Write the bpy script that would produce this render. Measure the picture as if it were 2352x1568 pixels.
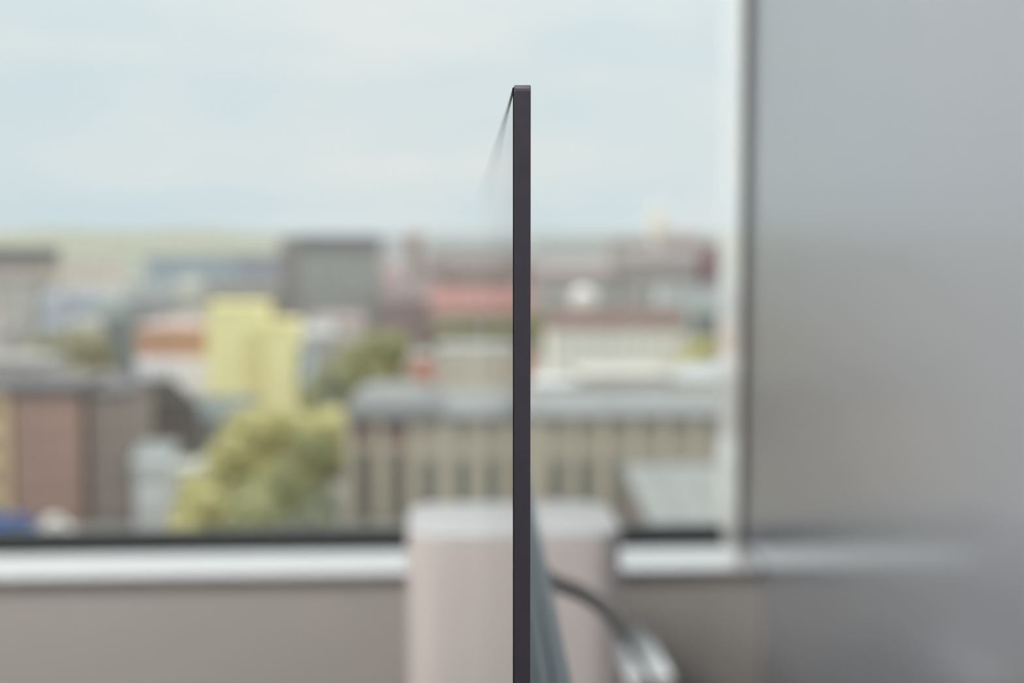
import bpy, bmesh, math, random
from mathutils import Vector, Matrix, noise

for o in list(bpy.data.objects):
    bpy.data.objects.remove(o, do_unlink=True)
scene = bpy.context.scene
C = scene.collection
rnd = random.Random(7)

# ------------------------------------------------------------------ camera
F = 50.0 / 36.0 * 2352.0            # focal length in pixels of the 2352 x 1568 frame
CAM = Vector((0.0, 0.0, 1.25))
PITCH, YAW = math.radians(-4.53), math.radians(3.0)
cd = bpy.data.cameras.new('camera')
cam = bpy.data.objects.new('camera', cd)
C.objects.link(cam)
cd.lens, cd.sensor_width = 50.0, 36.0
cd.clip_start, cd.clip_end = 0.01, 30000
cam.location = CAM
cam.rotation_euler = (math.radians(90) + PITCH, 0, -YAW)
FOCUS = 0.352
cd.dof.use_dof = True
cd.dof.focus_distance = FOCUS
cd.dof.aperture_fstop = 7.7
cd.dof.aperture_blades = 0
scene.camera = cam

# ------------------------------------------------------------------ world (thin bright overcast)
world = bpy.data.worlds.new('overcast_sky')
scene.world = world
world.use_nodes = True
wn, wl = world.node_tree.nodes, world.node_tree.links
wn.clear()
wo = wn.new('ShaderNodeOutputWorld')
bg = wn.new('ShaderNodeBackground')
tc = wn.new('ShaderNodeTexCoord')
mp = wn.new('ShaderNodeMapping')
mp.inputs['Scale'].default_value = (1.0, 1.0, 5.0)
mp.inputs['Location'].default_value = (0.39, 2.55, -0.25)
nz = wn.new('ShaderNodeTexNoise')
nz.inputs['Scale'].default_value = 5.5
nz.inputs['Detail'].default_value = 3.0
nz.inputs['Roughness'].default_value = 0.5
rp = wn.new('ShaderNodeValToRGB')
rp.color_ramp.elements[0].position = 0.30
rp.color_ramp.elements[0].color = (0.655, 0.77, 0.825, 1)
rp.color_ramp.elements[1].position = 0.68
rp.color_ramp.elements[1].color = (0.825, 0.85, 0.845, 1)
sep = wn.new('ShaderNodeSeparateXYZ')
mx = wn.new('ShaderNodeMath'); mx.operation = 'MAXIMUM'; mx.inputs[1].default_value = 0.0
pw = wn.new('ShaderNodeMath'); pw.operation = 'POWER'; pw.inputs[1].default_value = 2.0
ma = wn.new('ShaderNodeMath'); ma.operation = 'MULTIPLY_ADD'
ma.inputs[1].default_value = 2.6; ma.inputs[2].default_value = 1.0
wl.new(tc.outputs['Generated'], mp.inputs['Vector'])
wl.new(mp.outputs['Vector'], nz.inputs['Vector'])
wl.new(nz.outputs['Fac'], rp.inputs['Fac'])
wl.new(tc.outputs['Generated'], sep.inputs['Vector'])
wl.new(sep.outputs['Z'], mx.inputs[0])
wl.new(mx.outputs[0], pw.inputs[0])
wl.new(pw.outputs[0], ma.inputs[0])
wl.new(rp.outputs['Color'], bg.inputs['Color'])
wl.new(ma.outputs[0], bg.inputs['Strength'])
wl.new(bg.outputs['Background'], wo.inputs['Surface'])

# hazy sun from the left, along the facade
sd = bpy.data.lights.new('hazy_sun', 'SUN')
sd.energy = 2.1
sd.angle = math.radians(4)
sd.color = (1.0, 0.96, 0.9)
sun = bpy.data.objects.new('hazy_sun', sd)
C.objects.link(sun)
sun.rotation_euler = Vector((0.80, -0.06, -0.55)).to_track_quat('-Z', 'Y').to_euler()

vs = scene.view_settings
vs.view_transform = 'Standard'
vs.look = 'None'
vs.exposure = 0.0
vs.gamma = 1.0
vs.use_curve_mapping = False
cy = scene.cycles
cy.max_bounces, cy.diffuse_bounces, cy.glossy_bounces, cy.transmission_bounces = 5, 3, 3, 2
cy.use_adaptive_sampling = True
cy.adaptive_threshold = 0.04
cy.caustics_reflective = False
cy.caustics_refractive = False

FILL = 36.0                          # luminance of the added ceiling fill panels

# ------------------------------------------------------------------ helpers
FWD = Vector((math.sin(YAW) * math.cos(PITCH), math.cos(YAW) * math.cos(PITCH), math.sin(PITCH)))
RGT = Vector((math.cos(YAW), -math.sin(YAW), 0))
UPV = RGT.cross(FWD)


def ray(px, py):
    return FWD + RGT * ((px - 1176.0) / F) + UPV * ((784.0 - py) / F)


def at(px, py, Y):
    """world point seen at this pixel, at world depth Y"""
    d = ray(px, py)
    return CAM + d * (Y / d.y)


def lin(c):
    c = c / 255.0
    return c / 12.92 if c <= 0.04045 else ((c + 0.055) / 1.055) ** 2.4


MATS = {}


def mat(name, rgb, rough=0.6, metal=0.0, var=0.06, scale=3.0, bump=0.0, spec=0.5, coat=0.0, linear=False, coat_rough=0.03):
    if name in MATS:
        return MATS[name]
    m = bpy.data.materials.new(name)
    m.use_nodes = True
    n, l = m.node_tree.nodes, m.node_tree.links
    b = n['Principled BSDF']
    col = rgb if linear else tuple(min(0.92, lin(v)) for v in rgb)
    b.inputs['Roughness'].default_value = rough
    b.inputs['Metallic'].default_value = metal
    b.inputs['Specular IOR Level'].default_value = spec
    b.inputs['Coat Weight'].default_value = coat
    b.inputs['Coat Roughness'].default_value = coat_rough
    t = n.new('ShaderNodeTexCoord')
    z = n.new('ShaderNodeTexNoise')
    z.inputs['Scale'].default_value = scale
    z.inputs['Detail'].default_value = 2
    r = n.new('ShaderNodeValToRGB')
    r.color_ramp.elements[0].position = 0.3
    r.color_ramp.elements[1].position = 0.7
    r.color_ramp.elements[0].color = tuple(max(0, v * (1 - var)) for v in col) + (1,)
    r.color_ramp.elements[1].color = tuple(min(0.95, v * (1 + var)) for v in col) + (1,)
    l.new(t.outputs['Object'], z.inputs['Vector'])
    l.new(z.outputs['Fac'], r.inputs['Fac'])
    l.new(r.outputs['Color'], b.inputs['Base Color'])
    if bump > 0:
        bp = n.new('ShaderNodeBump')
        bp.inputs['Strength'].default_value = bump
        bp.inputs['Distance'].default_value = 0.002
        z2 = n.new('ShaderNodeTexNoise')
        z2.inputs['Scale'].default_value = scale * 40
        l.new(t.outputs['Object'], z2.inputs['Vector'])
        l.new(z2.outputs['Fac'], bp.inputs['Height'])
        l.new(bp.outputs['Normal'], b.inputs['Normal'])
    MATS[name] = m
    return m


def glass_mat(name, tint=(0.97, 0.985, 0.98), f0=1.45):
    m = bpy.data.materials.new(name)
    m.use_nodes = True
    n, l = m.node_tree.nodes, m.node_tree.links
    n.clear()
    o = n.new('ShaderNodeOutputMaterial')
    mix = n.new('ShaderNodeMixShader')
    tr = n.new('ShaderNodeBsdfTransparent')
    tr.inputs['Color'].default_value = tint + (1,)
    gl = n.new('ShaderNodeBsdfGlossy')
    gl.inputs['Roughness'].default_value = 0.0
    fr = n.new('ShaderNodeFresnel')
    fr.inputs['IOR'].default_value = f0
    l.new(fr.outputs['Fac'], mix.inputs['Fac'])
    l.new(tr.outputs[0], mix.inputs[1])
    l.new(gl.outputs[0], mix.inputs[2])
    l.new(mix.outputs[0], o.inputs['Surface'])
    return m


def emit_mat(name, col, s):
    m = bpy.data.materials.new(name)
    m.use_nodes = True
    b = m.node_tree.nodes['Principled BSDF']
    b.inputs['Base Color'].default_value = (0.8, 0.8, 0.8, 1)
    b.inputs['Emission Color'].default_value = col + (1,)
    b.inputs['Emission Strength'].default_value = s
    return m


def add_box(bm, x0, x1, y0, y1, z0, z1):
    vs_ = [bm.verts.new(p) for p in ((x0, y0, z0), (x1, y0, z0), (x1, y1, z0), (x0, y1, z0),
                                     (x0, y0, z1), (x1, y0, z1), (x1, y1, z1), (x0, y1, z1))]
    for f in ((0, 3, 2, 1), (4, 5, 6, 7), (0, 1, 5, 4), (1, 2, 6, 5), (2, 3, 7, 6), (3, 0, 4, 7)):
        bm.faces.new([vs_[i] for i in f])


def mesh_from(bm, name, m, smooth=False):
    bmesh.ops.recalc_face_normals(bm, faces=bm.faces)
    me = bpy.data.meshes.new(name)
    bm.to_mesh(me)
    bm.free()
    me.materials.append(m)
    if smooth:
        me.shade_smooth()
    return me


def link(name, data, parent=None, loc=None):
    o = bpy.data.objects.new(name, data)
    C.objects.link(o)
    if parent is not None:
        o.parent = parent
    if loc is not None:
        o.location = loc
    return o


def box(name, x0, x1, y0, y1, z0, z1, m, parent=None, bevel=0.0, segs=2):
    bm = bmesh.new()
    cx, cy, cz = (x0 + x1) / 2, (y0 + y1) / 2, (z0 + z1) / 2
    add_box(bm, x0 - cx, x1 - cx, y0 - cy, y1 - cy, z0 - cz, z1 - cz)
    if bevel > 0:
        bmesh.ops.bevel(bm, geom=list(bm.edges), offset=bevel, segments=segs, profile=0.5, affect='EDGES')
    return link(name, mesh_from(bm, name, m, False), parent, (cx, cy, cz))


def poly(name, verts, faces, m, parent=None, loc=None, smooth=False):
    bm = bmesh.new()
    v = [bm.verts.new(p) for p in verts]
    for f in faces:
        bm.faces.new([v[i] for i in f])
    return link(name, mesh_from(bm, name, m, smooth), parent, loc)


def tube(name, pts, r, m, parent=None, segs=12):
    """smooth round cable through points (Catmull-Rom)"""
    P = [Vector(p) for p in pts]
    P = [P[0] * 2 - P[1]] + P + [P[-1] * 2 - P[-2]]
    path = []
    for i in range(1, len(P) - 2):
        for k in range(10):
            t = k / 10
            a, b, c, d = P[i - 1], P[i], P[i + 1], P[i + 2]
            path.append(0.5 * ((2 * b) + (c - a) * t + (2 * a - 5 * b + 4 * c - d) * t * t + (3 * b - a - 3 * c + d) * t ** 3))
    path.append(P[-2])
    bm = bmesh.new()
    rings = []
    up = Vector((0, 1, 0))
    for i, p in enumerate(path):
        tg = (path[min(i + 1, len(path) - 1)] - path[max(i - 1, 0)]).normalized()
        s = tg.cross(up)
        if s.length < 1e-4:
            s = tg.cross(Vector((1, 0, 0)))
        s.normalize()
        u = s.cross(tg)
        rings.append([bm.verts.new(p + (s * math.cos(a) + u * math.sin(a)) * r)
                      for a in [2 * math.pi * k / segs for k in range(segs)]])
    for i in range(len(rings) - 1):
        for k in range(segs):
            bm.faces.new((rings[i][k], rings[i][(k + 1) % segs], rings[i + 1][(k + 1) % segs], rings[i + 1][k]))
    bm.faces.new(rings[0][::-1])
    bm.faces.new(rings[-1])
    return link(name, mesh_from(bm, name, m, True), parent)


def thing(name, label, cat, loc=(0, 0, 0), rz=0.0, group=None):
    o = bpy.data.objects.new(name, None)
    C.objects.link(o)
    o.empty_display_size = 0.1
    o.location = loc
    o.rotation_euler = (0, 0, rz)
    o['label'] = label
    o['category'] = cat
    if group:
        o['group'] = group
    return o


def tag(o, label, cat, group=None):
    o['label'] = label
    o['category'] = cat
    if group:
        o['group'] = group
    return o


def structure(o, label=None, cat=None):
    o['kind'] = 'structure'
    if label:
        o['label'] = label
    if cat:
        o['category'] = cat
    return o


# ------------------------------------------------------------------ room shell
WALL_IN = 2.87                       # inner face of the parapet below the window
SILL_BACK = 3.052
WIN_Y = 3.25                         # plane of the glazing
XR = at(1750, 1400, WALL_IN).x       # face of the right side wall
XL, YB = -3.6, -3.4
HC = 2.75
SILL_Z = at(1176, 1305, WALL_IN).z   # top of the window sill
HEAD_Z = 2.45
m_wall_r = mat('satin_grey_wall_panel', (160, 165, 172), rough=0.27, var=0.015, scale=1.0, spec=0.65, coat=1.0, coat_rough=0.17)
m_wall = mat('warm_grey_wall_paint', (182, 178, 172), rough=0.75, var=0.015, scale=2.0)
m_white = mat('white_ceiling_paint', (232, 232, 230), rough=0.8, var=0.01)
m_floor = mat('grey_carpet', (52, 51, 50), rough=0.95, var=0.12, scale=30, bump=0.3)
m_sill = mat('white_lacquered_sill', (250, 251, 252), rough=0.2, var=0.004, spec=1.0, coat=1.0, coat_rough=0.1)
m_black = mat('black_window_frame', (12, 12, 13), rough=0.45, var=0.05)
m_jamb = mat('gloss_white_jamb', (247, 248, 248), rough=0.12, var=0.005, spec=0.8, coat=1.0)
m_trimg = mat('grey_brown_trim', (150, 145, 132), rough=0.5, var=0.02)
m_gap = mat('dark_shadow_gap', (38, 40, 37), rough=0.7, var=0.02)

structure(box('floor', XL - .2, XR + .2, YB - .2, WALL_IN + .25, -0.1, 0, m_floor), 'grey carpeted office floor', 'floor')
structure(box('ceiling', XL - .2, XR + .2, YB - .2, 3.075, HC, HC + 0.1, m_white), 'flat white ceiling', 'ceiling')
structure(box('wall_right', XR, XR + .2, YB - .2, 3.055, 0, HC, m_wall_r), 'smooth satin grey side wall right of the window', 'wall')
structure(box('wall_left', XL - .2, XL, YB - .2, 3.075, 0, HC, m_wall), 'plain grey wall far left of the window', 'wall')
structure(box('wall_rear', XL, XR, YB - .2, YB, 0, HC, m_wall), 'plain grey wall behind the viewer', 'wall')
structure(box('wall_window', XL, XR, WALL_IN, WALL_IN + .16, 0, SILL_Z - 0.0075, m_wall), 'warm grey wall below the window sill', 'wall')
structure(box('wall_head', XL, XR, WALL_IN, 3.075, HEAD_Z, HC, m_wall), 'grey wall band above the window', 'wall')
structure(box('wall_outer', XL, XR + .25, WALL_IN + .16, 3.3, -0.4, SILL_Z - 0.055, m_wall), 'outer parapet below the window', 'wall')

win = bpy.data.objects.new('window_1', None)
C.objects.link(win)
win.location = ((XL + XR) / 2, WIN_Y, SILL_Z)
structure(win, 'wide fixed window with black bottom rail and bright metal side jamb overlooking a city', 'window')
bpy.context.view_layer.update()


def wpart(o):
    o.parent = win
    o.matrix_parent_inverse = win.matrix_world.inverted()
    return o


win.matrix_world = Matrix.Translation(win.location)
XJ = at(1699, 784, 3.06).x    # face of the bright jamb
sill = box('sill', XL, XR - 0.004, WALL_IN - 0.022, SILL_BACK, SILL_Z - 0.006, SILL_Z, m_sill, bevel=0.002, segs=3)
wpart(sill)['label'] = 'glossy white window sill'
# lower rail sits in a channel behind the sill
rail_top = at(1300, 1209, WIN_Y).z
PANE_Y = SILL_BACK + 0.014
wpart(box('bottom_rail', XL, XJ, WIN_Y - 0.03, WIN_Y + 0.03, SILL_Z - 0.06, rail_top, m_black, bevel=0.003))
wpart(box('channel', XL, XJ, SILL_BACK + 0.001, WIN_Y - 0.031, SILL_Z - 0.056, SILL_Z - 0.046, m_black))
wpart(box('side_jamb', XJ, XJ + 0.05, SILL_BACK + 0.022, WIN_Y + 0.05, SILL_Z - 0.05, HC, m_jamb, bevel=0.002))
wpart(box('jamb_trim', XJ, XR - 0.007, SILL_BACK + 0.006, SILL_BACK + 0.022, SILL_Z, HEAD_Z, m_trimg, bevel=0.001))
wpart(box('shadow_gap', XR - 0.007, XR + 0.1, SILL_BACK + 0.008, SILL_BACK + 0.03, SILL_Z, HEAD_Z, m_gap))
wpart(box('pane', XL, XJ - 0.0005, PANE_Y - 0.004, PANE_Y + 0.004, SILL_Z - 0.045, HEAD_Z, glass_mat('clear_window_glass')))

# unseen light panels added on the ceiling to brighten the room
m_fillframe = mat('white_fill_frame', (235, 235, 235), rough=0.4, var=0.01)
m_fill = emit_mat('fill_diffuser', (1.0, 0.96, 0.94), FILL)
k = 0
for (lx, ly, where) in ((-1.8, 1.5, 'near the window on the left'), (-0.8, 1.5, 'near the window on the right'),
                        (-1.8, -1.2, 'at the rear on the left'), (-0.8, -1.2, 'at the rear on the right')):
    lp = thing('fill_panel', 'added square fill-light panel on the unseen ceiling ' + where, 'ceiling lamp', (lx, ly, HC - 0.03), 0, 'added ceiling fill lights')
    for (a, b, c_, d) in ((-.31, .31, -.31, -.29), (-.31, .31, .29, .31), (-.31, -.29, -.29, .29), (.29, .31, -.29, .29)):
        box('frame_bar', a, b, c_, d, -0.012, 0.03, m_fillframe, lp, bevel=0.002)
    box('diffuser', -.29, .29, -.29, .29, -0.004, 0.02, m_fill, lp)

# ------------------------------------------------------------------ thin television seen edge-on
TVW, TVH, TVT = 1.228, 0.706, 0.0041
d_w = ray(1093, 525)
wdir = Vector((d_w.x, d_w.y, 0)).normalized()
corner = CAM + ray(1181, 194) * 0.35          # near top corner of the screen face
rz_tv = math.atan2(-wdir.x, wdir.y)
TOPZ = corner.z
tv = thing('television', 'very thin flat television seen edge-on with a dark metal rim and glossy screen', 'television',
           (corner.x, corner.y, 0), rz_tv)
m_rim = mat('dark_brushed_rim', (103, 102, 112), rough=0.42, metal=0.85, var=0.05, scale=200)
m_screen = mat('black_screen_glass', (6, 6, 8), rough=0.02, var=0.0, spec=0.5, linear=False)
m_bezel = mat('matte_black_bezel', (22, 26, 22), rough=0.8, var=0.05, spec=0.2)
m_house = mat('grey_housing_plastic', (204, 220, 225), rough=0.42, var=0.03, scale=20)
m_metal = mat('dark_stand_metal', (60, 60, 64), rough=0.4, metal=0.8, var=0.03)
bz = TOPZ - TVH
# slim body: rounded outline, then a hairline chamfer
bm = bmesh.new()
add_box(bm, 0, TVT, 0, TVW, bz, TOPZ)
xe = [e for e in bm.edges if abs(e.verts[0].co.x - e.verts[1].co.x) > 1e-5]
bmesh.ops.bevel(bm, geom=xe, offset=0.0016, segments=5, profile=0.5, affect='EDGES')
rim_e = [e for e in bm.edges if abs(e.verts[0].co.x - e.verts[1].co.x) < 1e-6 and
         any(len(f.verts) > 8 for f in e.link_faces)]
bmesh.ops.bevel(bm, geom=rim_e, offset=0.00014, segments=2, profile=0.5, affect='EDGES')
link('body', mesh_from(bm, 'tv_body', m_rim), tv)
box('screen', -0.0003, -0.00002, 0.0007, TVW - 0.0007, bz + 0.012, TOPZ - 0.0027, m_screen, tv, bevel=0.00008, segs=1)
for (y0, y1, z0, z1) in ((0.0012, TVW - 0.0012, TOPZ - 0.0026, TOPZ - 0.0006), (0.0012, TVW - 0.0012, bz + 0.0006, bz + 0.0118)):
    box('bezel', -0.00034, -0.00002, y0, y1, z0, z1, m_bezel, tv)
# lighter pieces where the rim turns: the glint is put into their colour
m_cornr = mat('glint_corner', (222, 221, 226), rough=0.3, metal=0.9, var=0.08, scale=900)
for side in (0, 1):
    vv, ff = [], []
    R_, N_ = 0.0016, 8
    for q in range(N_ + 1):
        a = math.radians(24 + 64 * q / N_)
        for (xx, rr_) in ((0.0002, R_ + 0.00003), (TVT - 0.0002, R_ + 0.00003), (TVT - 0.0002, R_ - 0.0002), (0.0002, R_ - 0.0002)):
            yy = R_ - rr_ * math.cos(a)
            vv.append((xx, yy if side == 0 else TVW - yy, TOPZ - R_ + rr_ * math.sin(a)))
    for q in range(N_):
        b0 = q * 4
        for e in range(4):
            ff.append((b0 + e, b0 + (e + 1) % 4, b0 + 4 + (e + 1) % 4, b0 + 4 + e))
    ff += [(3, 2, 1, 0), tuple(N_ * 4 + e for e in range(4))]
    co = poly('corner_glint', vv, ff, m_cornr, tv)
    co['label'] = 'rim corner coloured lighter as a painted glint'
# electronics housing on the back
HZ = CAM.z - 0.192
HX = 0.0275
hs = box('rear_housing', TVT, TVT + HX, 0.11, 1.10, bz + 0.03, HZ, m_house, tv, bevel=0.003, segs=3)
for i in range(3):
    rib = box('rib', 0, 0.0032, 0.14, 1.07, 0, 0.0012, m_house, None, bevel=0.0005)
    rib.parent = hs
    rib.location = (-HX / 2 + 0.0055 + i * 0.0075, 0, (HZ - bz - 0.03) / 2 + 0.0004)
# floor stand
box('stand_pole', TVT + 0.006, TVT + 0.024, 0.60, 0.63, 0.02, bz + 0.10, m_metal, tv, bevel=0.003)
box('stand_base', -0.17, 0.20, 0.42, 0.81, 0.0, 0.02, m_metal, tv, bevel=0.004)

# grey cable that leaves the housing
tv_m = Matrix.Translation(Vector((corner.x, corner.y, 0))) @ Matrix.Rotation(rz_tv, 4, 'Z')
m_cable = mat('grey_cable_sheath', (176, 170, 163), rough=0.6, var=0.03, scale=60)
p_start = tv_m @ Vector((TVT + HX - 0.004, 0.50, HZ - 0.016))
y0_ = p_start.y
cp = [p_start, at(1272, 1336, y0_ + .01), at(1342, 1366, y0_ + .05), at(1390, 1402, y0_ + .22), at(1424, 1446, y0_ + .55),
      at(1458, 1498, y0_ + .88), at(1496, 1566, y0_ + 1.16), at(1512, 1640, y0_ + 1.26)]
last = cp[-1]
cp += [Vector((last.x + 0.01, last.y + 0.03, last.z * 0.5)), Vector((last.x + 0.005, last.y + 0.05, 0.05)),
       Vector((last.x + 0.03, last.y + 0.04, 0.008)), Vector((last.x + 0.2, last.y - 0.04, 0.008))]
cable = tube('power_cable', cp, 0.0054, m_cable, None)
tag(cable, 'grey cable arcing down from the back of the television', 'cable')

# ------------------------------------------------------------------ pedestal in front of the window
PY = 2.40
pl_, pr_ = at(934, 1226, PY), at(1436, 1226, PY)
PZ = pl_.z
PD = 0.285
m_ped = mat('pale_pink_lacquer', (228, 220, 215), rough=0.55, var=0.01)
m_pedt = mat('pale_grey_top', (206, 209, 208), rough=0.5, var=0.01)
ped = thing('pedestal', 'pale pink box-shaped pedestal with rounded corners standing before the window sill', 'pedestal',
            ((pl_.x + pr_.x) / 2, PY + PD / 2, 0))
hw = (pr_.x - pl_.x) / 2


def rounded_column(hx, hy, z0, z1, r, top_r):
    bm = bmesh.new()
    add_box(bm, -hx, hx, -hy, hy, z0, z1)
    ve = [e for e in bm.edges if abs(e.verts[0].co.z - e.verts[1].co.z) > 1e-5]
    bmesh.ops.bevel(bm, geom=ve, offset=r, segments=8, profile=0.5, affect='EDGES')
    te = [e for e in bm.edges if e.verts[0].co.z > z1 - 1e-6 and e.verts[1].co.z > z1 - 1e-6]
    if top_r:
        bmesh.ops.bevel(bm, geom=te, offset=top_r, segments=4, profile=0.5, affect='EDGES')
    return bm


link('column', mesh_from(rounded_column(hw, PD / 2, 0.0, PZ - 0.012, 0.062, 0.0), 'ped_column', m_ped, False), ped)
link('top_cap', mesh_from(rounded_column(hw, PD / 2, PZ - 0.012, PZ, 0.062, 0.008), 'ped_cap', m_pedt, False), ped)
for ch in ped.children:
    ch.data.shade_smooth()
    mod = ch.modifiers.new('edges', 'EDGE_SPLIT')
    mod.split_angle = math.radians(35)

# dark stool with a white box to the right of the pedestal
m_dark = mat('dark_stool_metal', (40, 44, 47), rough=0.5, var=0.03)
m_wbox = mat('white_plastic_box', (245, 248, 250), rough=0.25, var=0.01, spec=0.8, coat=1.0, coat_rough=0.12)
wf, wr = at(1498, 1412, 2.78), at(1549, 1550, 2.40)
bx_z = wr.z
bx_x1 = wr.x
bx_x0 = pr_.x + 0.004
stool = thing('stool', 'dark low stool standing right of the pale pink pedestal', 'stool', ((bx_x0 + bx_x1) / 2 - 0.0, 2.58, 0))
sw = (bx_x1 - bx_x0) / 2 + 0.012
STZ = bx_z - 0.045
box('seat', -sw + 0.012, sw, -0.19, 0.19, STZ - 0.03, STZ, m_dark, stool, bevel=0.005)
for sx in (-1, 1):
    for sy in (-1, 1):
        box('leg', sx * (sw - 0.03) - 0.01, sx * (sw - 0.03) + 0.01, sy * 0.16 - 0.012, sy * 0.16 + 0.012, 0, STZ - 0.03, m_dark, stool)
wb = thing('plastic_box', 'flat white plastic box lying beside the pedestal under the cable', 'box', ((bx_x0 + bx_x1) / 2, 2.575, STZ))
bw = (bx_x1 - bx_x0) / 2
box('body', -bw, bw, -0.175, 0.175, 0, 0.033, m_wbox, wb, bevel=0.004, segs=3)
box('lid', -bw, bw, -0.178, 0.178, 0.034, 0.045, m_wbox, wb, bevel=0.004, segs=3)

# ------------------------------------------------------------------ the city outside
GZ = -38.0
L = 0.80                              # mean light on a wall out there, relative to white


def cm(name, rgb, rough=0.8, var=0.07, scale=0.15, light=L):
    g_ = sum(rgb) / 3.0                # haze painted in: colours pulled slightly towards grey
    tint = (1.04, 0.965, 0.975)
    col = tuple(min(0.94, lin(v * 0.92 + g_ * 0.08) / light * t_) for v, t_ in zip(rgb, tint))
    return mat(name, col, rough=rough, var=var, scale=scale, linear=True, spec=0.2)


# ground and hills
m_ground = cm('city_ground', (140, 138, 130), var=0.2, scale=0.02, light=1.1)
g = poly('ground', [(-9000, 30, 0), (9000, 30, 0), (9000, 9000, 0), (-9000, 9000, 0)], [(0, 1, 2, 3)], m_ground, None, (0, 0, GZ))
g['kind'] = 'structure'
g['label'] = 'grey ground of the city below'
g['category'] = 'ground'


def ridge(name, px0, px1, Y, y_of, m, label):
    n_ = 60
    v, f = [], []
    for i in range(n_ + 1):
        px = px0 + (px1 - px0) * i / n_
        p = at(px, y_of(px), Y)
        k0 = 1250.0 / Y
        v += [(p.x * k0, 1250, GZ), (p.x * .55, Y * .55, GZ + (p.z - GZ) * 0.30), (p.x, Y, p.z), (p.x, Y + 1500, GZ)]
    for i in range(n_):
        for j in range(3):
            a = i * 4 + j
            f.append((a, a + 4, a + 5, a + 1))
    o = poly(name, v, f, m, None, None, True)
    o['kind'] = 'structure'
    o['label'] = label
    o['category'] = 'hill'
    return o


m_hill_l = cm('pale_olive_hill', (190, 192, 168), var=0.1, scale=0.004, light=2.0)  # haze of the distance is put into the hill colours
m_hill_r = cm('grey_green_hill', (170, 176, 170), var=0.1, scale=0.004, light=1.6)
ridge('hill', -1500, 700, 5200, lambda x: 532 - 6 * math.sin(x * 0.006) - 4 * math.sin(x * 0.017), m_hill_l,
      'pale olive hill on the horizon left of the tall grey block')
ridge('hill', 560, 4200, 6400, lambda x: 534 - 4 * math.sin(x * 0.005 + 1) - 3 * math.sin(x * 0.013), m_hill_r,
      'grey-green hill ridge on the horizon behind the red roofs')

m_glass = cm('far_window_glass', (112, 116, 114), rough=0.3, var=0.1)
WIN_MESH = {}


def window_mesh(w, h, m):
    key = (round(w, 2), round(h, 2), m.name)
    if key not in WIN_MESH:
        bm = bmesh.new()
        add_box(bm, -w / 2, w / 2, -0.12, 0.12, -h / 2, h / 2)
        WIN_MESH[key] = mesh_from(bm, 'far_window', m)
    return WIN_MESH[key]


FOOT = []


def building(name, label, px0, px1, ytop, Y, depth, wall, roof='flat', roofm=None, roofh=0.0, windows=None, wm=None,
             cat='building', group=None, rz=0.0, ybase=None):
    """box building whose front face stands at depth Y between two pixel columns"""
    a, b = at(px0, ytop, Y), at(px1, ytop, Y)
    w = b.x - a.x
    H = a.z - GZ
    t = thing(name, label, cat, ((a.x + b.x) / 2, Y + depth / 2, GZ), rz, group)
    FOOT.append((a.x, b.x, Y, Y + depth))
    w2, d2 = w / 2, depth / 2
    base = 0.0 if ybase is None else at(px0, ybase, Y).z - GZ
    box('walls', -w2, w2, -d2, d2, base, H, wall, t)
    rm = roofm or wall
    if roof == 'flat':
        box('roof_slab', -w2 - .25, w2 + .25, -d2 - .25, d2 + .25, H, H + max(roofh, 0.4), rm, t)
    elif roof == 'gable':      # ridge runs along x
        poly('roof', [(-w2 - .4, -d2 - .5, H), (w2 + .4, -d2 - .5, H), (w2 + .4, d2 + .5, H), (-w2 - .4, d2 + .5, H),
                      (-w2 - .4, 0, H + roofh), (w2 + .4, 0, H + roofh)],
             [(0, 1, 5, 4), (2, 3, 4, 5), (0, 4, 3), (1, 2, 5), (0, 3, 2, 1)], rm, t)
    elif roof == 'hip':
        i = min(w2, d2) * 0.8
        poly('roof', [(-w2 - .4, -d2 - .5, H), (w2 + .4, -d2 - .5, H), (w2 + .4, d2 + .5, H), (-w2 - .4, d2 + .5, H),
                      (-w2 + i, -d2 + i, H + roofh), (w2 - i, -d2 + i, H + roofh), (w2 - i, d2 - i, H + roofh), (-w2 + i, d2 - i, H + roofh)],
             [(0, 1, 5, 4), (1, 2, 6, 5), (2, 3, 7, 6), (3, 0, 4, 7), (4, 5, 6, 7), (0, 3, 2, 1)], rm, t)
    if windows:
        nx, nzz = windows
        hh = H - base
        ww, wh = w / nx * 0.36, hh / nzz * 0.45
        me = window_mesh(ww, wh, wm or m_glass)
        for i in range(nx):
            for j in range(nzz):
                link('window', me, t, (-w2 + w * (i + .5) / nx, -d2 - 0.02, base + hh * (j + .5) / nzz))
    return t


# --- nearest row: long classical building on the right
YP = 190.0
m_stone = cm('beige_stone', (174, 168, 150))
m_stone_l = cm('pale_beige_pilaster', (180, 174, 155))
m_lead = cm('pale_lead_roof', (168, 172, 169), light=1.7)
m_redband = cm('dull_red_panel', (146, 118, 108))
m_dkwin = cm('dark_green_window', (108, 114, 106), rough=0.3)
pal0, pal1 = at(800, 958, YP), at(2050, 958, YP)
PW, PH, PDp = pal1.x - pal0.x, pal0.z - GZ, 16.0
palace = thing('palace', 'long beige classical building with pale roof and tall dark windows on the right', 'building',
               (pal0.x, YP, GZ))
box('walls', 0, PW, 0, PDp, 0, PH, m_stone, palace)
box('cornice', -0.4, PW + 0.4, -0.7, PDp + .5, PH - 0.7, PH + 0.25, m_lead, palace, bevel=0.1, segs=1)
x_pav = at(1010, 958, YP).x - pal0.x
rz_top = at(1300, 902, YP + 6).z - GZ
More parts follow.
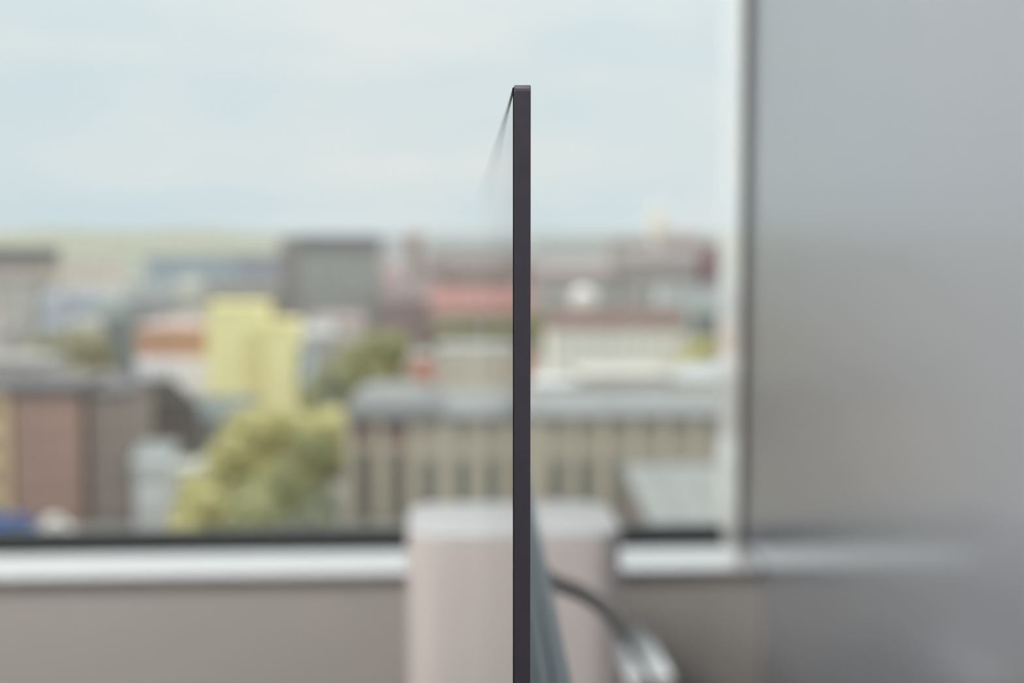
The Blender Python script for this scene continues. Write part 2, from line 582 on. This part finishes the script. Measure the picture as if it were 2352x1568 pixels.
poly('roof', [(x_pav, -.6, PH), (PW, -.6, PH), (PW, PDp, PH), (x_pav, PDp, PH),
              (x_pav, 6, rz_top), (PW, 6, rz_top), (PW, 10, rz_top), (x_pav, 10, rz_top)],
     [(0, 1, 5, 4), (4, 5, 6, 7), (2, 3, 7, 6), (0, 4, 7, 3), (1, 2, 6, 5), (0, 3, 2, 1)], m_lead, palace)
# curved mansard dome of the corner pavilion
zt = at(900, 880, YP + 6).z - GZ
v, f = [], []
NR = 7
for i in range(NR):
    a = i / (NR - 1) * math.pi / 2
    k_ = math.cos(a) * 0.80 + 0.20
    zz = PH + (zt - PH) * math.sin(a)
    cx, cy = x_pav / 2, 6.5
    hx_, hy_ = (x_pav / 2 + .5) * k_, 7.2 * k_
    v += [(cx - hx_, cy - hy_, zz), (cx + hx_, cy - hy_, zz), (cx + hx_, cy + hy_, zz), (cx - hx_, cy + hy_, zz)]
for i in range(NR - 1):
    for j in range(4):
        f.append((i * 4 + j, i * 4 + (j + 1) % 4, i * 4 + 4 + (j + 1) % 4, i * 4 + 4 + j))
f.append((NR * 4 - 4, NR * 4 - 3, NR * 4 - 2, NR * 4 - 1))
f.append((3, 2, 1, 0))
poly('dome', v, f, m_lead, palace)
# pavilion: red frieze panels and deep grey bays


def prect(name, px0, px1, py0, py1, m, out=0.25, parent=palace):
    a, b = at(px0, py0, YP), at(px1, py1, YP)
    return box(name, a.x - pal0.x, b.x - pal0.x, -out, 0.05, max(0, b.z - GZ), a.z - GZ, m, parent)


prect('frieze_panel', 805, 858, 965, 1012, m_redband)
prect('frieze_panel', 866, 960, 965, 1012, m_redband)
for (a_, b_) in ((818, 850), (886, 935)):
    prect('bay_window', a_, b_, 968, 998, cm('dark_plum_window', (104, 92, 90)), 0.3)
for (a_, b_) in ((822, 856), (897, 930)):
    prect('bay_window', a_, b_, 1035, 1200, cm('grey_bay_glass', (108, 108, 100)))
for xw in (985, 1062, 1165, 1280, 1345, 1420, 1490, 1560, 1630, 1710, 1790, 1870, 1950):
    prect('tall_window', xw - 15, xw + 15, 1055, 1165, m_dkwin)
    prect('attic_window', xw - 11, xw + 11, 968, 1010, cm('grey_attic_window', (140, 138, 126)))
for xw in (792 + 8, 872, 950, 1022, 1112, 1222, 1318, 1385, 1455, 1525, 1595, 1670, 1750, 1830, 1910):
    prect('pilaster', xw - 9, xw + 9, 962, 1190, m_stone_l, 0.6)

# pale hall in front of the palace, lower right
m_pale_roof = cm('pale_sheet_roof', (184, 189, 183), light=2.0)
m_pale_wall = cm('dull_brown_wall', (112, 107, 101), light=1.1)
hall = thing('hall', 'low hall with a pale grey sheet roof at the right edge of the view', 'building', (0, 0, GZ))
r0, e0, e1 = at(1432, 1066, 158), at(1508, 1236, 132), at(2050, 1236, 132)
r1 = at(2050, 1066, 158)
poly('roof', [(e0.x, 132, e0.z - GZ), (e1.x + 8, 132, e0.z - GZ), (r1.x + 8, 158, r0.z - GZ), (r0.x, 158, r0.z - GZ),
              (r0.x + 1.0, 172, e0.z - GZ), (r1.x + 8, 172, e0.z - GZ)],
     [(0, 1, 2, 3), (3, 2, 5, 4), (0, 3, 4), (1, 5, 2), (0, 4, 5, 1)], m_pale_roof, hall)
box('walls', e0.x + 1, e1.x + 6, 133, 171, 0, e0.z - GZ, m_pale_wall, hall)
for i in range(7):
    a = 0.12 + i * 0.13
    xa = r0.x + (r1.x - r0.x) * a
    xb = e0.x + (e1.x - e0.x) * a
    poly('seam', [(xa, 158, r0.z - GZ + .15), (xa + .35, 158, r0.z - GZ + .15), (xb + .35, 132, e0.z - GZ + .15), (xb, 132, e0.z - GZ + .15),
                  (xa, 158, r0.z - GZ), (xa + .35, 158, r0.z - GZ), (xb + .35, 132, e0.z - GZ), (xb, 132, e0.z - GZ)],
         [(0, 1, 2, 3), (0, 3, 7, 4), (1, 5, 6, 2)], m_pale_roof, hall)

# --- lower left: brick block and neighbours
m_brick = cm('brown_brick', (156, 132, 120))
m_brick_d = cm('grey_brown_plaster', (134, 126, 118))
m_dark_b = cm('dark_brown_plaster', (98, 93, 86))
m_sand = cm('sand_plaster', (190, 170, 136))
m_droof = cm('dark_grey_roof', (108, 106, 106), light=1.1)
m_groof = cm('mid_grey_roof', (164, 165, 160), light=1.0)
m_wm_brick = cm('brown_window_glass', (136, 117, 108), rough=0.3)
building('sand_house', 'sand coloured plaster house cut by the left edge of the view', -220, 16, 908, 190, 14, m_sand, 'flat', m_droof, 0.8, (3, 4))
building('brick_block', 'brown brick block of flats at lower left behind the blue van', 26, 186, 912, 190, 14, m_brick, 'flat', m_droof, 1.6, (5, 5), m_wm_brick)
building('plaster_block', 'grey-brown plaster block right of the brown brick block', 202, 300, 908, 190.5, 15, m_brick_d, 'flat', m_droof, 0.8, (3, 5), cm('dull_window_glass', (118, 112, 105)))
building('dark_house', 'dark brown house with a dark hipped roof below the orange brick house', 285, 425, 960, 232, 14, m_dark_b, 'hip', cm('dark_umber_roof', (104, 99, 91), light=2.2), 5.5, (4, 3), m_brick_d)
building('slate_house', 'house with a dark blue-grey slate roof below the yellow building', 430, 575, 962, 250, 12, m_groof, 'gable', cm('slate_roof', (118, 127, 124), light=1.1), 3.4, (4, 2))
building('pale_shed', 'small pale grey building between the dark house and the green trees', 308, 386, 1064, 187, 10, cm('pale_grey_render', (188, 194, 192)), 'gable', cm('pale_shed_roof', (160, 166, 162), light=1.1), 2.2, (3, 2), m_groof)
building('bluish_shed', 'low bluish-grey shed touching the left side of the green trees', 392, 452, 1086, 170, 7, cm('bluish_render', (182, 190, 188)), 'flat', cm('shed_roof', (170, 172, 160), light=1.1), 0.5, (3, 2), m_groof)


# vehicles in the street at the lower left
def vehicle(name, label, px0, px1, ytop, Y, body, van):
    a, b = at(px0, ytop, Y), at(px1, ytop, Y)
    w = b.x - a.x
    H = max(1.5, a.z - GZ)
    t = thing(name, label, 'car', ((a.x + b.x) / 2, Y, GZ), 0)
    w2 = w / 2
    if van:
        prof = [(-w2, .4), (w2, .4), (w2, H * .5), (w2 * .86, H * .6), (w2 * .66, H), (-w2, H)]
    else:
        prof = [(-w2, .4), (w2, .4), (w2, H * .52), (w2 * .5, H * .60), (w2 * .22, H), (-w2 * .62, H), (-w2 * .92, H * .6), (-w2, H * .55)]
    n_ = len(prof)
    vv = [(x, -.95, z) for x, z in prof] + [(x, .95, z) for x, z in prof]
    ff = [tuple(range(n_)), tuple(range(2 * n_ - 1, n_ - 1, -1))] + [(i, i + n_, (i + 1) % n_ + n_, (i + 1) % n_) for i in range(n_)]
    poly('body', vv, ff, body, t)
    for sx in (-.62, .62):
        for sy in (-.9, .9):
            bm = bmesh.new()
            bmesh.ops.create_cone(bm, cap_ends=True, segments=14, radius1=.42, radius2=.42, depth=.24)
            wo_ = link('wheel', mesh_from(bm, 'wheel', m_black), t, (sx * w2, sy, .42))
            wo_.rotation_euler = (math.pi / 2, 0, 0)
    box('side_window', w2 * (.1 if not van else .35), w2 * (.42 if not van else .72), -.99, -.93, H * .62, H * .88, m_dkwin, t)
    return t


m_blue = cm('blue_van_paint', (62, 92, 150), rough=0.3)
m_cwhite = cm('white_car_paint', (214, 216, 210), rough=0.3)
vehicle('van', 'blue van parked at the left edge before the brown brick block', -60, 84, 1186, 180, m_blue, True)
vehicle('car', 'white car parked right of the blue van', 92, 168, 1189, 180, m_cwhite, False)

# --- middle row
m_yel = cm('yellow_plaster', (234, 217, 160))
m_yel_d = cm('ochre_yellow_strip', (206, 198, 140))
m_brickor = cm('orange_brick', (186, 148, 122))
m_wht = cm('white_plaster', (214, 216, 221))
yb_ = thing('yellow_building', 'bright yellow building of two joined blocks with blind walls', 'building', (0, 0, GZ))


def yrect(name, px0, px1, pyt, Y, dep, m, out=0.0):
    a, b = at(px0, pyt, Y), at(px1, pyt, Y)
    return box(name, a.x, b.x, Y - out, Y + dep, 0, a.z - GZ, m, yb_)


yrect('main_block', 474, 606, 706, 300, 14, m_yel)
yrect('side_block', 606, 682, 746, 299, 13, m_yel)
yrect('ochre_strip', 558, 598, 760, 299.8, 0.3, m_yel_d, 0.2)  # darker ochre strip, slightly proud of the wall
for (a_, b_, t_, Y_) in ((474, 606, 706, 300), (606, 682, 746, 299)):
    p, q = at(a_, t_, Y_), at(b_, t_, Y_)
    box('parapet', p.x - .2, q.x + .2, Y_ - .25, Y_ + 13, p.z - GZ, p.z - GZ + .5, m_yel_d, yb_)
building('bluish_wing', 'narrow pale bluish wing against the right side of the yellow building', 690, 712, 800, 299, 10, cm('pale_blue_plaster', (178, 192, 196)), 'flat', m_groof, .4, (1, 3))
orb = building('brick_house', 'house with orange brick upper floor above white walls left of the yellow building', 312, 474, 752, 312, 13, m_brickor, 'hip', cm('pinkish_tile_roof', (182, 164, 158), light=1.05), 1.6, (6, 1), cm('brown_shutter', (150, 128, 110)), ybase=822)
ob = at(312, 822, 312).z - GZ
p, q = at(312, 822, 312), at(474, 822, 312)
wlow = (q.x - p.x) / 2
box('lower_walls', -wlow, wlow, -6.6, 6.5, 0, ob, m_wht, orb)
me_ = window_mesh(1.0, 2.0, cm('pale_window', (160, 166, 170)))
for i in range(7):
    for j in range(2):
        link('window', me_, orb, (-wlow + (i + .5) * 2 * wlow / 7, -6.62, ob * (.3 + .42 * j)))
building('white_kiosk', 'small white block right of the yellow building', 694, 762, 742, 420, 9, m_wht, 'flat', m_groof, .4, (2, 2))
building('cream_block', 'cream block behind the dome roof beside the screen', 1004, 1176, 806, 284, 14, cm('cream_plaster', (190, 187, 171)), 'flat', m_groof, .6, (6, 2), cm('cream_window', (168, 165, 150)))
building('terracotta_annex', 'small terracotta annex left of the cream block', 946, 995, 824, 282, 8, cm('terracotta', (190, 132, 110)), 'flat', m_groof, .5, (2, 1))
building('terracotta_annex', 'small terracotta annex right of the cream block', 1188, 1226, 812, 286, 8, cm('terracotta', (190, 132, 110)), 'flat', m_groof, .5, (2, 1))
building('low_school', 'long low off-white building with a brownish red tiled roof', 1264, 1574, 757, 336, 15, cm('off_white_plaster', (206, 208, 197)), 'gable', cm('brown_red_tiles', (158, 136, 126), light=1.9), 5.2, (10, 2), cm('off_white_window', (178, 182, 172)))
building('pale_wing', 'pale low wing with a flat roof right of the screen edge', 1226, 1326, 886, 262, 12, cm('pale_wing_plaster', (186, 192, 188)), 'flat', cm('pale_wing_roof', (192, 198, 194), light=1.1), .5, (4, 1), m_groof)
building('flat_grey_hall', 'flat grey hall just behind the palace roof', 1338, 1536, 866, 258, 14, cm('grey_hall_wall', (156, 157, 148)), 'flat', cm('pale_hall_roof', (196, 194, 184), light=1.1), .5, (7, 1), m_groof)
building('sandstone_hall', 'pale sandstone hall behind the palace at the window jamb', 1545, 1800, 872, 262, 14, cm('pale_sandstone', (182, 180, 165)), 'hip', cm('bluish_roof', (172, 178, 178), light=1.1), 2.5, (8, 1))
building('grey_annex', 'grey flat-roofed building at the left edge above the brick block', -180, 108, 838, 268, 16, m_groof, 'flat', cm('light_flat_roof', (158, 158, 152), light=1.1), .8, (6, 3))
building('dusky_house', 'dusky house with a grey roof left of the orange brick house', 108, 250, 892, 230, 12, cm('dusky_plaster', (122, 114, 112)), 'gable', cm('dusky_roof', (136, 135, 130), light=1.05), 2.0, (4, 2))
building('slate_block', 'dark slate-grey block at the window jamb above the olive tree', 1592, 1820, 722, 400, 15, cm('slate_wall', (122, 130, 124)), 'flat', cm('slate_flat', (130, 137, 130), light=1.1), .6, (7, 3))

# --- far rows
m_block = cm('grey_concrete', (152, 156, 150))
blk = building('tower_block', 'tall grey concrete block rising to the horizon with a darker top floor', 690, 872, 548, 480, 18, m_block, 'flat', cm('dark_block_roof', (118, 121, 120)), 1.2, (9, 9), cm('block_window', (132, 138, 134)))
p, q = at(676, 572, 480), at(690, 548, 480)
box('shaded_side_face', -((at(872, 548, 480).x - at(690, 548, 480).x) / 2) - 7, -((at(872, 548, 480).x - at(690, 548, 480).x) / 2), -8.5, 9, 0, at(690, 545, 480).z - GZ, cm('shaded_concrete', (136, 135, 132)), blk)  # left side face of the block, its shade put into a darker concrete
tw = (at(872, 548, 480).x - at(690, 548, 480).x) / 2
box('top_floor', -tw - .3, tw + .3, -9.4, 9.3, at(690, 574, 480).z - GZ, at(690, 549, 480).z - GZ, cm('dark_top_floor', (122, 125, 124)), blk)
FAR = [
    ('glass_office', 'bluish glass office between the pale hill and the yellow building', 332, 640, 592, 700, 20, (156, 171, 175), 'flat', (150, 160, 166), 1, (12, 4)),
    ('lilac_office', 'greyish lilac office left of the tall grey block', 540, 680, 602, 640, 18, (152, 156, 164), 'flat', (140, 142, 146), 1, (6, 4)),
    ('umber_roof_house', 'brown-grey house directly behind the yellow building', 470, 640, 690, 420, 14, (134, 133, 122), 'gable', (128, 127, 116), 5, (6, 2)),
    ('beige_flats', 'beige flats with a dark roof at the left edge near the horizon', -160, 112, 608, 800, 22, (176, 170, 158), 'flat', (132, 136, 132), 9, (8, 4)),
    ('cream_flats', 'cream flats below the pale hill at upper left', 136, 262, 604, 900, 20, (202, 195, 182), 'flat', (190, 186, 172), 1, (6, 3)),
    ('mint_flats', 'pale mint flats below the hill left of the glass office', 268, 336, 590, 950, 20, (196, 204, 188), 'flat', (190, 196, 180), 1, (3, 3)),
    ('grey_flats', 'tall light grey flats at the left edge beside the olive trees', -120, 52, 648, 500, 16, (172, 172, 162), 'flat', (150, 150, 142), 1, (5, 6)),
    ('green_grey_flats', 'narrow green-grey flats left of the pale blue houses', 54, 92, 655, 520, 14, (148, 154, 146), 'flat', (150, 150, 142), 1, (2, 5)),
    ('blue_house', 'pale blue house near the olive trees at left', 92, 140, 694, 470, 12, (172, 180, 186), 'gable', (160, 166, 172), 4, (2, 2)),
    ('blue_terrace', 'pale blue terrace of houses above the olive trees', 150, 236, 690, 490, 12, (164, 172, 178), 'gable', (160, 168, 172), 4, (5, 2)),
    ('mint_house', 'light mint house right of the pale blue terrace', 226, 276, 688, 480, 12, (176, 184, 178), 'gable', (168, 176, 170), 3, (3, 2)),
    ('grey_terrace', 'grey terrace above the orange brick house', 280, 400, 690, 460, 14, (152, 156, 156), 'gable', (146, 150, 148), 5, (6, 2)),
    ('stone_house', 'pale stone house left of the yellow building roof', 404, 460, 668, 450, 12, (184, 186, 174), 'gable', (170, 172, 160), 4, (3, 2)),
    ('dark_green_house', 'dark green-grey house behind the olive trees at left', 236, 300, 736, 380, 12, (124, 132, 128), 'gable', (122, 130, 124), 3, (3, 3)),
    ('white_tower', 'white stair tower right of the tall grey block', 884, 932, 556, 560, 10, (196, 201, 199), 'flat', (190, 194, 192), 1, (2, 5)),
    ('pale_house', 'pale house touching the right side of the tall grey block', 846, 900, 590, 530, 12, (192, 190, 184), 'flat', (186, 184, 178), 1, (3, 3)),
    ('rose_house', 'rose red house right of the tall grey block', 872, 916, 636, 510, 12, (188, 138, 136), 'gable', (170, 140, 136), 3, (2, 3)),
    ('brown_chimney_house', 'tall brown house with the highest roof left of the screen', 930, 972, 548, 620, 12, (160, 146, 138), 'gable', (158, 142, 136), 3, (2, 6)),
    ('mauve_terrace', 'dull mauve terrace left of the screen above the green trees', 880, 1010, 690, 470, 14, (146, 133, 130), 'gable', (150, 138, 134), 7, (7, 2)),
    ('red_roof_terrace', 'terrace with a long red roof beside the screen', 990, 1110, 716, 450, 14, (138, 134, 122), 'gable', (180, 138, 130), 8, (7, 1)),
    ('red_roof_terrace', 'terrace with a dull red roof hidden partly by the screen', 1124, 1236, 716, 455, 14, (134, 131, 124), 'gable', (162, 134, 128), 8, (7, 1)),
    ('grey_long_house', 'long grey house right behind the screen rim at mid height', 980, 1240, 620, 640, 16, (150, 142, 136), 'gable', (150, 140, 134), 7, (12, 2)),
    ('misty_office', 'misty grey-green office left of the screen near the horizon', 985, 1200, 566, 900, 20, (168, 176, 172), 'flat', (166, 174, 170), 1, (9, 3)),
    ('misty_flats', 'misty pale flats right of the screen near the horizon', 1225, 1400, 562, 1000, 20, (178, 185, 180), 'flat', (170, 178, 172), 1, (8, 3)),
    ('taupe_flats', 'taupe flats left below the pale church tower', 1400, 1500, 556, 800, 18, (160, 157, 152), 'flat', (160, 154, 150), 1, (5, 3)),
    ('taupe_palace', 'taupe block with a brown roof right below the pale church tower', 1520, 1612, 552, 780, 18, (158, 150, 146), 'gable', (156, 148, 144), 4, (5, 4)),
    ('maroon_block', 'dark maroon block touching the bright window jamb', 1622, 1760, 566, 610, 16, (142, 118, 120), 'flat', (150, 140, 134), 1, (6, 4)),
    ('rosy_terrace', 'long rosy grey terrace right of the screen', 1230, 1405, 622, 610, 16, (160, 153, 148), 'gable', (166, 154, 150), 4, (10, 2)),
    ('brownish_terrace', 'long brownish terrace below the church tower', 1425, 1606, 600, 610, 16, (152, 148, 144), 'gable', (156, 150, 146), 5, (10, 3)),
    ('sage_hall', 'sage green low hall right of the screen behind the white drum', 1224, 1420, 668, 500, 14, (160, 166, 158), 'flat', (158, 164, 156), 1, (8, 1)),
    ('sage_hall', 'sage green low hall behind the brownish red tiled roof', 1440, 1514, 672, 490, 14, (158, 162, 154), 'flat', (152, 154, 146), 1, (8, 1)),
    ('silver_hall', 'silvery hall near the bright window jamb', 1520, 1700, 664, 470, 14, (172, 180, 178), 'flat', (166, 174, 172), 1, (6, 1)),
]
for (nm, lb, a_, b_, yt, Y_, dp, wc, rf, rc, rh, wn_) in FAR:
    wcm = cm('wall_%d_%d_%d' % wc, wc)
    building(nm, lb, a_, b_, yt, Y_, dp, wcm, rf, cm('roof_%d_%d_%d' % rc, rc, light=1.25), rh, wn_,
             cm('pane_%d_%d_%d' % wc, tuple(int(c * .9) for c in wc), rough=.4))

# white drum-shaped tank
dr = at(1342, 660, 470)
drum = thing('water_tank', 'round white drum-shaped tank right of the screen', 'tank', (dr.x, 474, GZ))
bm = bmesh.new()
bmesh.ops.create_cone(bm, cap_ends=True, segments=28, radius1=4.0, radius2=4.0, depth=dr.z - GZ - 2)
link('drum', mesh_from(bm, 'drum', cm('white_tank', (204, 205, 196))), drum, (0, 0, (dr.z - GZ - 2) / 2))
bm = bmesh.new()
bmesh.ops.create_cone(bm, cap_ends=True, segments=28, radius1=4.2, radius2=0.6, depth=2)
link('cone_roof', mesh_from(bm, 'cone', cm('white_tank', (204, 205, 196))), drum, (0, 0, dr.z - GZ - 1))

# church tower on the horizon
ct = at(1511, 470, 1150)
tower = thing('church_tower', 'slender pale church tower rising above the horizon', 'tower', (ct.x, 1150, GZ))
th = ct.z - GZ
m_tow = cm('pale_tower_stone', (208, 206, 188))
box('shaft', -6.5, 6.5, -6.5, 6.5, 0, th * .76, m_tow, tower)
box('belfry', -4.6, 4.6, -4.6, 4.6, th * .76, th * .88, m_tow, tower)
poly('spire', [(-4.9, -4.9, th * .88), (4.9, -4.9, th * .88), (4.9, 4.9, th * .88), (-4.9, 4.9, th * .88), (0, 0, th * 1.06)],
     [(0, 1, 4), (1, 2, 4), (2, 3, 4), (3, 0, 4), (3, 2, 1, 0)], cm('pale_spire', (200, 200, 184)), tower)
box('nave', 6.5, 40, -8, 10, 0, th * .50, cm('nave_stone', (176, 168, 160)), tower)

# anonymous roofs that fill the streets between
pal_w = [(178, 176, 166), (160, 162, 158), (186, 180, 170), (150, 150, 146), (172, 166, 160)]
pal_r = [(156, 142, 136), (148, 150, 146), (160, 148, 140), (140, 138, 132), (166, 168, 164)]
W_WORD = ['stone coloured', 'grey-green', 'beige', 'dull grey', 'putty coloured']
R_WORD = ['brown', 'grey-green', 'reddish brown', 'dark umber', 'pale grey']
for i in range(70):
    Y_ = 380 * (1 + 2.6 * (i / 69.0) ** 1.3) + rnd.uniform(-15, 15)
    px = rnd.uniform(-150, 1900)
    if 455 < px < 700 and Y_ < 480:
        continue
    H_ = rnd.uniform(7, 11)
    w_ = rnd.uniform(9, 18)
    xc = at(px, 525, Y_).x
    if any(xc - w_ / 2 - 2 < f1 and xc + w_ / 2 + 2 > f0 and Y_ - 2 < f3 and Y_ + 12 > f2 for (f0, f1, f2, f3) in FOOT):
        continue
    base_y = 525 + F * (39.25 - H_) / Y_
    c_ = at(px, 525, Y_)
    key = (i % 5)
    hwid = w_ / 2 * F / Y_
    building('town_house', 'small %s house with a %s roof among the crowded distant streets' % (W_WORD[key], R_WORD[(i * 3) % 5]), px - hwid, px + hwid, base_y, Y_, 10,
             cm('fill_wall_%d' % key, pal_w[key]), 'gable', cm('fill_roof_%d' % ((i * 3) % 5), pal_r[(i * 3) % 5], light=1.0), rnd.uniform(2.5, 4),
             None, None, 'house', 'crowded roofs of the distant city')

# ------------------------------------------------------------------ trees
m_bark = cm('tree_bark', (96, 84, 70))
LEAF = {
    'olive': cm('olive_leaves', (160, 156, 103), var=0.15, scale=0.6, light=0.92),
    'green': cm('green_leaves', (140, 142, 98), var=0.3, scale=0.6, light=1.1),
    'dark': cm('dark_leaves', (116, 121, 98), var=0.3, scale=0.6, light=1.1),
    'dusty': cm('dusty_olive_leaves', (138, 136, 106), var=0.3, scale=0.6, light=1.05),
}
CROWNS = []
for s in range(5):
    bm = bmesh.new()
    rr = random.Random(50 + s)
    for q in range(9):
        c0 = Vector((rr.uniform(-.5, .5), rr.uniform(-.5, .5), rr.uniform(-.5, .55)))
        ra = rr.uniform(.32, .5)
        res = bmesh.ops.create_icosphere(bm, subdivisions=3, radius=ra)
        for v_ in res['verts']:
            n0 = v_.co.normalized()
            v_.co = c0 + v_.co * (1 + 0.35 * noise.noise(n0 * 3.1 + Vector((q, s, 0)))) + n0 * 0.06 * noise.noise(n0 * 11 + Vector((s, q, 4)))
    bmesh.ops.recalc_face_normals(bm, faces=bm.faces)
    me = bpy.data.meshes.new('crown')
    bm.to_mesh(me)
    bm.free()
    CROWNS.append(me)
TRUNK = bpy.data.meshes.new('trunk')
bm = bmesh.new()
bmesh.ops.create_cone(bm, cap_ends=True, segments=8, radius1=.035, radius2=.02, depth=.55)
bm.to_mesh(TRUNK)
bm.free()
TRUNK.materials.append(m_bark)
CR_CACHE = {}


def tree(px, ytop, Y, half_px, kind, label, i):
    top = at(px, ytop, Y)
    H_ = top.z - GZ
    half = half_px * Y / F
    key = (i % 5, kind)
    if key not in CR_CACHE:
        me_c = CROWNS[i % 5].copy()
        me_c.materials.append(LEAF[kind])
        CR_CACHE[key] = me_c
    t = thing('tree', label, 'tree', (top.x, Y, GZ), 0, 'trees between the buildings')
    c_ = link('crown', CR_CACHE[key], t, (0, 0, H_ * .53))
    c_.scale = (half / .72, half / .72, H_ * .47 / .85)
    c_.rotation_euler = (0, 0, i * 1.3)
    tr_ = link('trunk', TRUNK, t, (0, 0, H_ * .24))
    tr_.scale = (H_, H_, H_ * .9)


TREES = [
    (712, 928, 226, 84, 'olive', 'tall olive-green tree right beneath the yellow building'),
    (612, 952, 206, 78, 'olive', 'olive-green tree below the yellow building, left of the tallest one'),
    (548, 1002, 186, 74, 'olive', 'olive-green tree in the middle of the slanting row'),
    (488, 1066, 166, 72, 'olive', 'olive-green tree second from the lower end of the slanting row'),
    (448, 1128, 150, 70, 'olive', 'lowest olive-green tree of the slanting row above the sill'),
    (590, 1072, 160, 80, 'green', 'green tree in front of the slanting row of olive trees'),
    (730, 1000, 180, 58, 'green', 'green tree touching the left corner of the palace'),
    (668, 1060, 146, 66, 'green', 'green tree between the slanting row and the dark trees'),
    (742, 1105, 174, 38, 'dark', 'dark green bushy tree left of the palace bays'),
    (545, 1150, 126, 86, 'green', 'low green tree just above the window sill'),
    (690, 1140, 132, 80, 'dark', 'dark green tree above the sill in front of the palace corner'),
    (900, 772, 300, 62, 'green', 'olive-green tree beside the terracotta annex'),
    (826, 792, 268, 54, 'green', 'green tree right of the bluish wing behind the dome'),
    (765, 822, 286, 50, 'green', 'green tree nearest the bluish wing of the yellow building'),
    (752, 858, 250, 40, 'dark', 'dark tree at the foot of the bluish wing'),
    (170, 742, 360, 62, 'dusty', 'dusty olive tree left of the orange brick house'),
    (215, 780, 330, 55, 'dusty', 'dusty olive tree close to the orange brick house'),
    (115, 775, 345, 50, 'dusty', 'dusty olive tree above the grey flat-roofed building'),
    (1618, 762, 330, 52, 'olive', 'olive-yellow tree right of the long low building'),
    (1705, 775, 352, 40, 'olive', 'olive-yellow tree hidden partly by the window jamb'),
    (1232, 706, 420, 28, 'dusty', 'small dusty tree directly right of the screen rim'),
    (1060, 740, 420, 60, 'dusty', 'dusty tree below the red roof beside the screen'),
    (645, 690, 440, 40, 'dusty', 'dusty tree between the yellow building and the tall grey block'),
]
for i, (px, yt, Y_, hp, kd, lb) in enumerate(TREES):
    tree(px, yt, Y_, hp, kd, lb, i)
